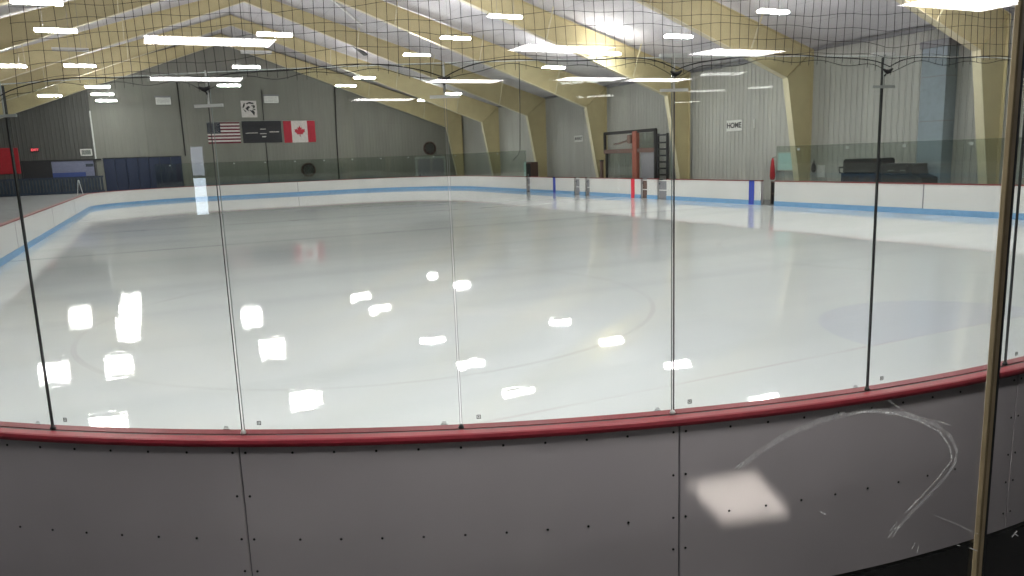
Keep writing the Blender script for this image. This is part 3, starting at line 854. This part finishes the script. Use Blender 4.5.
conduit('dark vertical pipe behind the banner', [(9.0, yw - .035, 8.7), (9.0, yw - .035, 1.0)], .034)
conduit('dark vertical pipe right of the maple leaf flag', [(15.15, yw - .06, 9.0), (15.0, yw - .06, 5), (14.95, yw - .06, 1.0)], .055)
conduit('dark vertical pipe left of the striped flag', [(2.6, yw - .06, 9.6), (2.65, yw - .06, 3.5)], .045)
def wheel(lab, x, z, r):
    t = thing('wall_fan', lab, 'fan', (x, yw, z), 'round dark fans at the far end')
    m_ = MB(); m_.lathe((x, yw - .12, z), [(r, .0), (r, .11), (r * .86, .11), (r * .86, 0)], 24, 1); part('fan_ring', m_, M['brown'], t, smooth=False)
    m_ = MB()
    for k in range(5):
        a = 2 * PI * k / 5; u = Vector((math.cos(a), 0, math.sin(a))); v = Vector((-math.sin(a), .5, math.cos(a))).normalized()
        m_.obox(Vector((x, yw - .06, z)) + u * r * .48, u, v, u.cross(v), r * .36, r * .18, .006)
    part('blade', m_, M['charcoal'], t)
    m_ = MB(); m_.lathe((x, yw - .13, z), [(r * .08, 0), (r * .15, .02), (r * .15, .10)], 12, 1); part('hub', m_, M['black'], t)
    m_ = MB()
    for q in (.35, .62): m_.tube([(x + r * q * math.cos(a * PI / 12), yw - .125, z + r * q * math.sin(a * PI / 12)) for a in range(24)], .012, 5, closed=True)
    for k in range(8):
        a = PI * k / 8 * 2; m_.bar((x, yw - .125, z), (x + r * .95 * math.cos(a), yw - .125, z + r * .95 * math.sin(a)), .012)
    part('grille', m_, M['clamp_grey'], t)
wheel('round dark fan on the far wall in the right corner above the glass', 23.55, 3.55, .62)
wheel('round dark fan low on the far wall behind the glass under the maple leaf flag', 12.35, 2.0, .62)
# door on the far wall
d2 = thing('door_2', 'grey door with a pale frame in the far right corner', 'door', (23.3, yw, 0)); d2['kind'] = 'structure'
m_ = MB(); m_.box(22.05, 22.25, yw - .08, yw - .001, -.02, 2.7); m_.box(24.85, 25.05, yw - .08, yw - .001, -.02, 2.7); m_.box(22.05, 25.05, yw - .08, yw - .001, 2.6, 2.8); part('door_frame', m_, M['clamp_grey'], d2)
m_ = MB(); m_.box(22.25, 24.85, yw - .05, yw - .001, -.02, 2.6); part('door_leaf', m_, M['grey'], d2)
m_ = MB(); m_.box(22.4, 22.5, yw - .12, yw - .05, 1.0, 1.2); part('door_handle', m_, M['black'], d2)

# left end: navy padding, interior window, red banner, bleacher front, exit sign
nv = thing('padded_wall_panel', 'long navy blue padded panel low on the far wall, left of the striped flag', 'wall pad', (-.8, yw, .92))
for k in range(7):
    a = -3.28 + k * .80; m_ = MB(); m_.bevbox(a, a + .785, yw - .10, yw - .002, .95, 3.46, .02); part('pad', m_, M['navy'], nv)
m_ = MB(); m_.box(-3.3, 2.34, yw - .12, yw - .002, 3.46, 3.52); part('top_batten', m_, M['black'], nv)
ydk = YW - .05
w2 = thing('window_2', 'interior window strip at far left showing a pale room with a blue stripe', 'window', (-6.2, ydk, 2.1)); w2['kind'] = 'structure'
m_ = MB(); m_.box(-6.85, -3.9, ydk - .04, ydk - .001, 2.45, 3.36); m_.box(-4.55, -3.9, ydk - .05, ydk - .02, 2.2, 3.3)
part('room_wall', m_, M['lavender'], w2)
m_ = MB(); m_.box(-6.85, -4.56, ydk - .045, ydk - .001, 2.15, 2.5); part('wall_stripe', m_, M['royal'], w2)
m_ = MB(); m_.box(-8.7, -6.87, ydk - .03, ydk - .001, 2.0, 3.42); part('dark_opening', m_, M['black'], w2)
m_ = MB(); m_.box(-8.75, -3.4, ydk - .09, ydk - .001, 3.36, 3.48); m_.box(-6.9, -6.76, ydk - .09, ydk - .001, 2.05, 3.4); m_.box(-8.75, -8.66, ydk - .09, ydk - .001, 2.05, 3.4); m_.box(-3.95, -3.85, ydk - .09, ydk - .001, 2.05, 3.4)
part('window_frame', m_, M['black'], w2)
m_ = MB(); m_.box(-4.50, -3.98, ydk - .07, ydk - .05, 2.9, 3.12); part('notice', m_, M['navy2'], w2)
m_ = MB(); m_.bevbox(-8.75 - 3.6, -8.78, ydk - .10, ydk - .002, 2.55, 4.45, .02)
o = m_.build('red_banner', M['red_cloth'], loc=(-10.5, ydk, 2.55)); tag(o, 'red banner panel at the left edge above the dark slats', 'banner')
bl = thing('slatted_barrier', 'dark blue slatted barrier standing on the grey deck at far left', 'barrier', (-7.5, ydk - 1.2, .92))
m_ = MB()
for k in range(46):
    x = -13.0 + k * .21; m_.box(x, x + .15, ydk - 1.2, ydk - 1.16, .95, 2.16)
part('slats', m_, M['navy2'], bl)
m_ = MB(); m_.box(-13.0, -3.35, ydk - 1.16, ydk - 1.10, 2.05, 2.18); m_.box(-13.0, -3.35, ydk - 1.16, ydk - 1.10, .92, 1.1); part('rails', m_, M['navy'], bl)
ex = thing('exit_sign', 'small red glowing exit sign on the dark wall at far left', 'sign', (-7.7, ydk, 4.2))
m_ = MB(); m_.bevbox(-7.98, -7.42, ydk - .09, ydk - .002, 4.1, 4.42, .01); part('sign_box', m_, M['charcoal'], ex)
def text_mesh(name, txt, size, loc, rot, mat, parent, depth=.004):
    cu = bpy.data.curves.new(name, 'FONT'); cu.body = txt; cu.size = size; cu.extrude = depth; cu.align_x = 'CENTER'; cu.align_y = 'CENTER'; cu.offset = size * .03
    o = bpy.data.objects.new(name, cu); COL.objects.link(o)
    dg = bpy.context.evaluated_depsgraph_get(); me = bpy.data.meshes.new_from_object(o.evaluated_get(dg))
    COL.objects.unlink(o); bpy.data.objects.remove(o)
    me.materials.clear(); me.materials.append(mat)
    r = bpy.data.objects.new(name, me); COL.objects.link(r); r.rotation_euler = rot
    r.parent = parent; r.location = Vector(loc) - parent.location
    return r
text_mesh('letters', 'EXIT', .24, (-7.7, ydk - .095, 4.26), (PI / 2, 0, 0), M['exit'], ex)
vt = thing('wall_vent', 'small white framed square vent beside the corner of the dark wall', 'vent', (-4.3, ydk, 3.7))
m_ = MB(); x0, x1, z0, z1 = -4.75, -3.95, 3.72, 4.25
for a in ((x0, x1, z0, z0 + .09), (x0, x1, z1 - .09, z1), (x0, x0 + .09, z0, z1), (x1 - .09, x1, z0, z1)): m_.box(a[0], a[1], ydk - .08, ydk - .002, a[2], a[3])
part('vent_frame', m_, M['white'], vt)
m_ = MB()
for k in range(5): m_.box(x0 + .09, x1 - .09, ydk - .05, ydk - .01, z0 + .1 + k * .07, z0 + .14 + k * .07)
part('vent_slats', m_, M['clamp_grey'], vt)
af = thing('folding_sign', 'small pale folding sign standing on the deck by the left corner', 'sign', (-4.75, 62.0, .92))
for sg in (-1, 1):
    m_ = MB(); a = Vector((-4.75 + sg * .17, 62, .92)); b = Vector((-4.75 + sg * .02, 62, 1.95)); d_ = (b - a).normalized(); u_ = Vector((0, 1, 0))
    m_.obox((a + b) / 2, d_, u_, d_.cross(u_), .52, .18, .012); part('sign_leaf', m_, M['clamp'], af)

# ------------------------------------------------------------------ things along the right wall
def wall_sign(lab, txt, y0, y1, z0, z1, size):
    t = thing('wall_sign', lab, 'sign', (WR, (y0 + y1) / 2, z0), 'white bench signs on the right wall')
    m_ = MB(); m_.bevbox(WR - .05, WR - .002, y0, y1, z0, z1, .006); part('sign_board', m_, M['white'], t)
    text_mesh('letters', txt, size, (WR - .053, (y0 + y1) / 2, (z0 + z1) / 2), (PI / 2, 0, -PI / 2), M['black'], t)
wall_sign('white sign with bold black letters on the right wall, nearer one', 'HOME', 29.45, 30.55, 3.36, 3.90, .37)
wall_sign('small white sign with black letters on the right wall beyond the scorer booth', 'AWAY', 44.9, 46.0, 3.34, 3.76, .33)
m_ = MB(); m_.tube([(WR - .05, 28.57, 3.44), (WR - .05, 28.57, 3.87)], .035, 8); o = m_.build('wall_tube', M['white'], loc=(WR - .05, 28.57, 3.44)); tag(o, 'short white vertical tube on the right wall beside the nearer sign', 'tube')
du = thing('wall_duct', 'tall blue grey box duct on the right wall near the closest frame', 'duct', (26.6, 18.9, 0))
m_ = MB(); m_.bevbox(26.25, 26.88, 18.35, 19.35, .0, 5.85, .015); part('duct_body', m_, M['duct'], du)
m_ = MB(); m_.bevbox(26.18, 26.88, 18.28, 19.42, 5.85, 6.1, .015); part('duct_cap', m_, M['grey'], du)
m_ = MB(); m_.box(26.22, 26.25, 18.5, 19.2, 1.5, 1.52)
for z in (1.6, 3.2, 4.8): m_.box(26.235, 26.88, 18.34, 19.36, z, z + .03)
part('seam_band', m_, M['grey'], du)
# teal notice board on legs
tb = thing('notice_board', 'pale teal notice board on the right wall beside a yellow frame', 'notice board', (26.7, 26.38, 1.4))
m_ = MB(); m_.bevbox(26.80, 26.88, 25.86, 26.9, 1.42, 2.2, .01); part('board', m_, M['teal'], tb)
m_ = MB()
for a in ((25.82, 26.94, 2.2, 2.24), (25.82, 26.94, 1.38, 1.42), (25.82, 25.86, 1.38, 2.24), (26.9, 26.94, 1.38, 2.24)): m_.box(26.78, 26.89, *a)
part('board_frame', m_, M['clamp'], tb)
# red cloth on a hook
rc = thing('hanging_red_cloth', 'red cloth hanging narrow at the top beside the teal board', 'cloth', (26.6, 27.08, 2.0))
m_ = MB(); ring = []
prof = [(.95, .09), (1.1, .13), (1.35, .12), (1.6, .10), (1.85, .07), (1.98, .03)]
n = 14; base = 0
for z, r in prof:
    for k in range(n):
        a = 2 * PI * k / n; rr = r * (1 + .22 * math.sin(a * 5 + z * 2)); m_.v.append((26.66 + rr * .6 * math.cos(a), 27.1 + rr * math.sin(a), z))
for i in range(len(prof) - 1):
    for k in range(n): m_.grid_faces([i * n + k, i * n + (k + 1) % n, (i + 1) * n + (k + 1) % n, (i + 1) * n + k])
m_.grid_faces(range(n)); m_.grid_faces([(len(prof) - 1) * n + k for k in range(n)])
part('cloth', m_, M['red_cloth'], rc, smooth=True)
m_ = MB(); m_.tube([(26.9, 27.1, 2.02), (26.70, 27.1, 2.0), (26.66, 27.1, 1.96), (26.62, 27.1, 2.0)], .012, 6); part('hook', m_, M['black'], rc)
# white sign with dark bag
ws = thing('safety_sign', 'small white sign low on the right wall, left of the black carts', 'sign', (26.85, 24.35, 1.1))
m_ = MB(); m_.bevbox(WR - .06, WR - .004, 24.2, 24.62, 1.08, 1.62, .008); part('sign_board', m_, M['white'], ws)
bg = thing('dark_bag', 'dark bag hanging beside the small white sign', 'bag', (26.8, 24.7, 1.4))
m_ = MB(); m_.lathe((26.78, 24.75, 1.30), [(.04, 0), (.09, .06), (.10, .22), (.07, .36), (.03, .42)], 12); part('bag_body', m_, M['charcoal'], bg, smooth=True)
m_ = MB(); m_.tube([(26.78, 24.70, 1.7), (26.80, 24.75, 1.83), (26.78, 24.80, 1.7)], .012, 6); part('strap', m_, M['black'], bg)
# black carts behind the near right boards
def wheels(m_, x0, x1, y0, y1, r=.09):
    for x in (x0 + .12, x1 - .12):
        for y in (y0 + .15, y1 - .15): m_.lathe((x - .03, y, r), [(r, 0), (r, .06)], 14, 0)
c1 = thing('covered_cart', 'taller black covered cart behind the right boards, left one of two', 'cart', (25.6, 21.0, 0))
m_ = MB(); m_.bevbox(25.15, 26.1, 20.25, 21.85, .2, 1.36, .03); part('cart_body', m_, M['navy'], c1)
m_ = MB(); m_.bevbox(25.08, 26.16, 20.15, 21.72, 1.34, 1.90, .05); part('cover', m_, M['charcoal'], c1)
m_ = MB(); m_.bevbox(25.2, 25.9, 20.0, 20.2, 1.3, 1.92, .03); part('end_box', m_, M['black'], c1)
m_ = MB(); m_.tube([(25.35, 21.85, 1.3), (25.35, 22.08, 1.36), (25.35, 22.1, 1.56), (25.9, 22.1, 1.56), (25.9, 22.08, 1.36), (25.9, 21.85, 1.3)], .03, 8); part('push_handle', m_, M['black'], c1)
m_ = MB()
for y in (20.6, 21.1, 21.55): m_.box(25.13, 25.15, y - .16, y + .16, 1.06, 1.22)
part('latch', m_, M['black'], c1)
m_ = MB(); wheels(m_, 25.15, 26.1, 20.25, 21.85); m_.box(25.2, 26.05, 20.3, 21.8, .15, .22); part('wheel_base', m_, M['black'], c1)
c2 = thing('covered_cart', 'lower black cart with a sloping end behind the right boards, right one of two', 'cart', (25.6, 19.2, 0))
m_ = MB(); m_.prism([(18.25, .2), (19.9, .2), (19.9, 1.66), (18.72, 1.66), (18.62, 1.3), (18.25, 1.18)], 0, 25.1, 26.0); part('cart_body', m_, M['charcoal'], c2)
m_ = MB(); m_.bevbox(25.05, 26.05, 18.7, 19.92, 1.62, 1.70, .02); m_.bevbox(25.07, 26.03, 18.8, 19.88, 1.30, 1.36, .02); part('lid', m_, M['black'], c2)
m_ = MB()
for y in (19.0, 19.5): m_.tube([(25.1, y - .1, 1.42), (25.06, y - .08, 1.46), (25.06, y + .08, 1.46), (25.1, y + .1, 1.42)], .012, 6)
part('handle', m_, M['clamp_grey'], c2)
m_ = MB(); wheels(m_, 25.1, 26.0, 18.3, 19.9); m_.box(25.15, 25.95, 18.35, 19.85, .15, .22); part('wheel_base', m_, M['black'], c2)
# scorer booth
bo = thing('scorer_booth', 'dark framed scorer booth behind the red striped boards', 'booth', (25.5, 37, 0))
bx = 25.5
m_ = MB(); m_.box(bx - .06, bx + .06, 34.7, 40.0, 3.58, 3.76); m_.box(bx - .06, bx + .06, 39.86, 40.02, 2.5, 3.7); m_.box(bx - .06, bx + .06, 34.66, 34.84, .0, 3.7); m_.box(bx - .05, bx + .05, 39.72, 39.84, .0, 2.6)
part('frame', m_, M['charcoal'], bo)
m_ = MB(); m_.box(bx - .07, bx + .07, 34.8, 39.98, 2.46, 2.70); part('middle_rail', m_, M['brown'], bo)
m_ = MB(); m_.box(bx - .01, bx + .01, 36.9, 39.72, .9, 2.46); part('glass_panel', m_, M['far_glass'], bo)
m_ = MB(); m_.box(bx - .02, bx + .04, 34.84, 36.1, .6, 2.46); part('grey_panel', m_, M['grey'], bo)
m_ = MB(); m_.bevbox(bx - .14, bx + .1, 36.42, 36.86, .0, 3.68, .03); part('post', m_, M['rust'], bo, 'red brown post')
m_ = MB(); m_.box(bx + .04, bx + .08, 34.8, 36.4, 2.7, 3.55); part('upper_glass', m_, M['far_glass'], bo)
m_ = MB(); m_.tube([(bx - .09, 37.0, 3.3), (bx - .09, 37.6, 3.12), (bx - .09, 38.4, 3.02), (bx - .09, 38.8, 3.0)], .05, 8); m_.bevbox(bx - .2, bx - .02, 36.9, 37.3, 3.0, 3.5, .04); part('equipment_arm', m_, M['brown'], bo)
m_ = MB(); m_.box(bx - .05, bx + .6, 34.9, 39.7, .85, .92); part('counter', m_, M['charcoal'], bo)
la = thing('ladder_rack', 'black ladder shaped rack beside the scorer booth', 'ladder', (bx, 34.1, 0))
m_ = MB()
for y in (33.68, 34.52): m_.bevbox(bx - .06, bx + .06, y - .06, y + .06, 0, 3.45, .01)
part('rail', m_, M['black'], la)
for z in (.5, .85, 1.2, 1.55, 1.9, 2.25, 2.6, 2.95, 3.36):
    m_ = MB(); m_.box(bx - .05, bx + .05, 33.74, 34.46, z - .045, z + .045); part('rung', m_, M['black'], la)
bp = thing('brown_post', 'short brown post standing left of the scorer booth', 'post', (bx, 40.35, 0))
m_ = MB(); m_.bevbox(bx - .08, bx + .08, 40.26, 40.46, 0, 2.0, .015); part('shaft', m_, M['brown'], bp)
m_ = MB(); m_.bevbox(bx - .1, bx + .1, 40.24, 40.48, 2.0, 2.08, .015); part('post_cap', m_, M['charcoal'], bp)
cb = thing('dark_cabinet', 'dark red brown cabinet behind the far right boards', 'cabinet', (bx, 50.0, 0))
m_ = MB(); m_.bevbox(bx - .3, bx + .3, 49.55, 50.35, 0, 2.05, .02); part('cabinet_body', m_, M['brown'], cb)
for a_, b_, h_ in ((49.6, 49.93, 49.88), (49.97, 50.3, 49.99)):
    m_ = MB(); m_.box(bx - .33, bx - .3, a_, b_, .1, 1.95); dd = part('door', m_, M['charcoal'], cb)
    m_ = MB(); m_.box(bx - .36, bx - .33, h_, h_ + .03, .9, 1.2); part('handle', m_, M['clamp_grey'], dd)
tg = thing('teal_glass_panel', 'pale teal glass panel left of the dark cabinet', 'panel', (bx, 50.9, 0))
m_ = MB(); m_.box(bx - .02, bx + .02, 50.42, 51.3, .95, 2.05); part('panel', m_, M['teal'], tg)
m_ = MB()
for y in (50.4, 51.3): m_.box(bx - .03, bx + .03, y - .02, y + .02, 0, 2.1)
m_.box(bx - .03, bx + .03, 50.4, 51.3, 2.05, 2.1); part('panel_frame', m_, M['clamp_grey'], tg)
# hanging cable
m_ = MB(); pts = [(19.8, 40, roof(19.8) - .02), (19.78, 40, 7.1), (19.74, 40, 5.0), (19.68, 40, 3.4), (19.66, 40, 2.9), (19.56, 40, 2.62), (19.4, 40, 2.45), (19.18, 40, 2.28)]
m_.tube(pts, .022, 6); o = m_.build('hanging_cable', M['black'], smooth=True, loc=pts[0]); tag(o, 'thin black cable hanging from the roof with a curled end', 'cable')
# long fittings on the roof slope
def slope_bar(name, lab, x0, y0, x1, y1, w, mat, cat):
    m_ = MB(); m_.bar((x0, y0, roof(x0) - .1), (x1, y1, roof(x1) - .1), w, .1); o = m_.build(name, M[mat], loc=(x0, y0, roof(x0) - .1)); tag(o, lab, cat)
slope_bar('roof_conduit', 'thin white strip on the roof slope left of centre', 9.6, 44.0, 12.9, 48.2, .13, 'white', 'strip')
slope_bar('roof_vent_slot', 'dark slot bar on the roof slope near the centre', 12.3, 52.4, 15.2, 56.2, .3, 'black', 'vent')

# ------------------------------------------------------------------ camera
F_PX = 746.6
yaw, pit, roll = map(math.radians, (25.195, 9.9224, -2.0641))
fwd = Vector((math.sin(yaw) * math.cos(pit), math.cos(yaw) * math.cos(pit), -math.sin(pit)))
rgt = Vector((math.cos(yaw), -math.sin(yaw), 0)); upv = rgt.cross(fwd)
r2 = rgt * math.cos(roll) + upv * math.sin(roll); u2 = -rgt * math.sin(roll) + upv * math.cos(roll)
cam = bpy.data.cameras.new('camera'); co = bpy.data.objects.new('camera', cam); COL.objects.link(co)
cam.sensor_width = 36; cam.lens = F_PX / 1024 * 36; cam.clip_start = .05; cam.clip_end = 300
Mx = Matrix((r2, u2, -fwd)).transposed().to_4x4(); Mx.translation = Vector((0, 0, CAMZ)); co.matrix_world = Mx
sc.camera = co

# scratches on the window pane (x, z on the pane, about 1 m in front)
def on_pane(px, py):
    d = fwd + r2 * ((px - 512) / F_PX) - u2 * ((py - 288) / F_PX); t = 1.0015 / d.y
    return (d.x * t, CAMZ + d.z * t)
def scr(name, pix, w, mat):
    m_ = scuff([on_pane(*q) for q in pix], w); part(name, m_, M[mat], win)
for pix in ([(735, 469), (741, 463)], [(738, 470), (744, 462)], [(888, 538), (896, 527)], [(893, 537), (900, 525)], [(890, 531), (897, 522)], [(917, 553), (919, 546)], [(912, 549), (915, 543)],
            [(820, 511), (825, 514)], [(1012, 537), (1017, 531)], [(1014, 533), (1018, 536)], [(955, 544), (960, 546)], [(970, 548), (982, 553)], [(858, 411), (880, 412)], [(880, 412), (893, 415)], [(934, 420), (950, 425)]):
    scr('scuff', pix, .0016, 'scratch')
scr('wiped_arc', [(738, 468), (762, 450), (790, 433), (820, 421), (845, 414)], .012, 'wipe')
scr('wiped_arc', [(845, 416), (862, 411), (885, 411), (910, 415), (935, 424), (950, 436), (957, 450), (955, 464), (945, 478), (930, 494), (912, 512), (896, 530)], .009, 'wipe')
scr('wiped_arc', [(850, 414), (872, 411), (893, 413), (920, 421), (940, 432), (950, 447), (952, 460), (940, 476), (922, 496), (905, 513)], .0025, 'scratch')
scr('hair_scratch', [(935, 515), (965, 528), (985, 537)], .0008, 'scratch')
scr('hair_scratch', [(888, 400), (905, 412), (935, 425)], .0008, 'scratch')

# ------------------------------------------------------------------ added lamp above the window, shining the bright patch onto the boards
sp = thing('added_patch_lamp', 'added narrow beam lamp above the window, making the bright board patch', 'added_patch_lamp', (2.25, 1.32, 3.55))
tgt = Vector((2.73, 2.912, .59)); src = Vector((2.35, 1.34, 3.45)); dr = (tgt - src).normalized()
sx = dr.cross(Vector((0, 0, 1))).normalized(); sy = sx.cross(dr)
m_ = MB(); back = src - dr * .12
for ux, hx_, hy_ in ((1, .30, .14),):
    m_.obox(src - dr * .24, sx, sy, dr, .30, .15, .02)
    for k in (-1, 1):
        m_.obox(src - dr * .12 + sx * .29 * k, sx, sy, dr, .01, .15, .12); m_.obox(src - dr * .12 + sy * .14 * k, sx, sy, dr, .30, .01, .12)
part('added_lamp_housing', m_, M['black'], sp)
m_ = MB(); m_.tube([src - dr * .24, (src.x - dr.x * .24, 1.07, 3.70)], .015, 8); part('stem', m_, M['black'], sp)
for k in range(7):
    du_ = -.13 + .032 * k; dv_ = .055 - .0183 * k; wd = .40
    li = bpy.data.lights.new('patch_beam', 'AREA'); li.shape = 'RECTANGLE'; li.size = wd; li.size_y = .019; li.spread = math.radians(1.2)
    li.energy = .043 * wd / .4; li.color = (1, .95, .84)
    lo = bpy.data.objects.new('patch_beam', li); COL.objects.link(lo); lo.parent = sp
    rm = Matrix((sx, sy, -dr)).transposed().to_4x4(); rm.translation = src - dr * .10 + sx * du_ + sy * dv_ - sp.location; lo.matrix_local = rm

# ------------------------------------------------------------------ world and view
w = bpy.data.worlds.new('world'); sc.world = w; w.use_nodes = True
w.node_tree.nodes['Background'].inputs[0].default_value = (.02, .02, .022, 1); w.node_tree.nodes['Background'].inputs[1].default_value = .2
vs = sc.view_settings; vs.view_transform = 'Standard'; vs.look = 'None'; vs.gamma = 1; vs.use_curve_mapping = False
vs.exposure = 0.13
cy = sc.cycles
cy.max_bounces = 12; cy.diffuse_bounces = 5; cy.glossy_bounces = 5; cy.transparent_max_bounces = 32; cy.transmission_bounces = 8
cy.use_denoising = True; cy.sample_clamp_indirect = 8; cy.caustics_reflective = False; cy.caustics_refractive = False
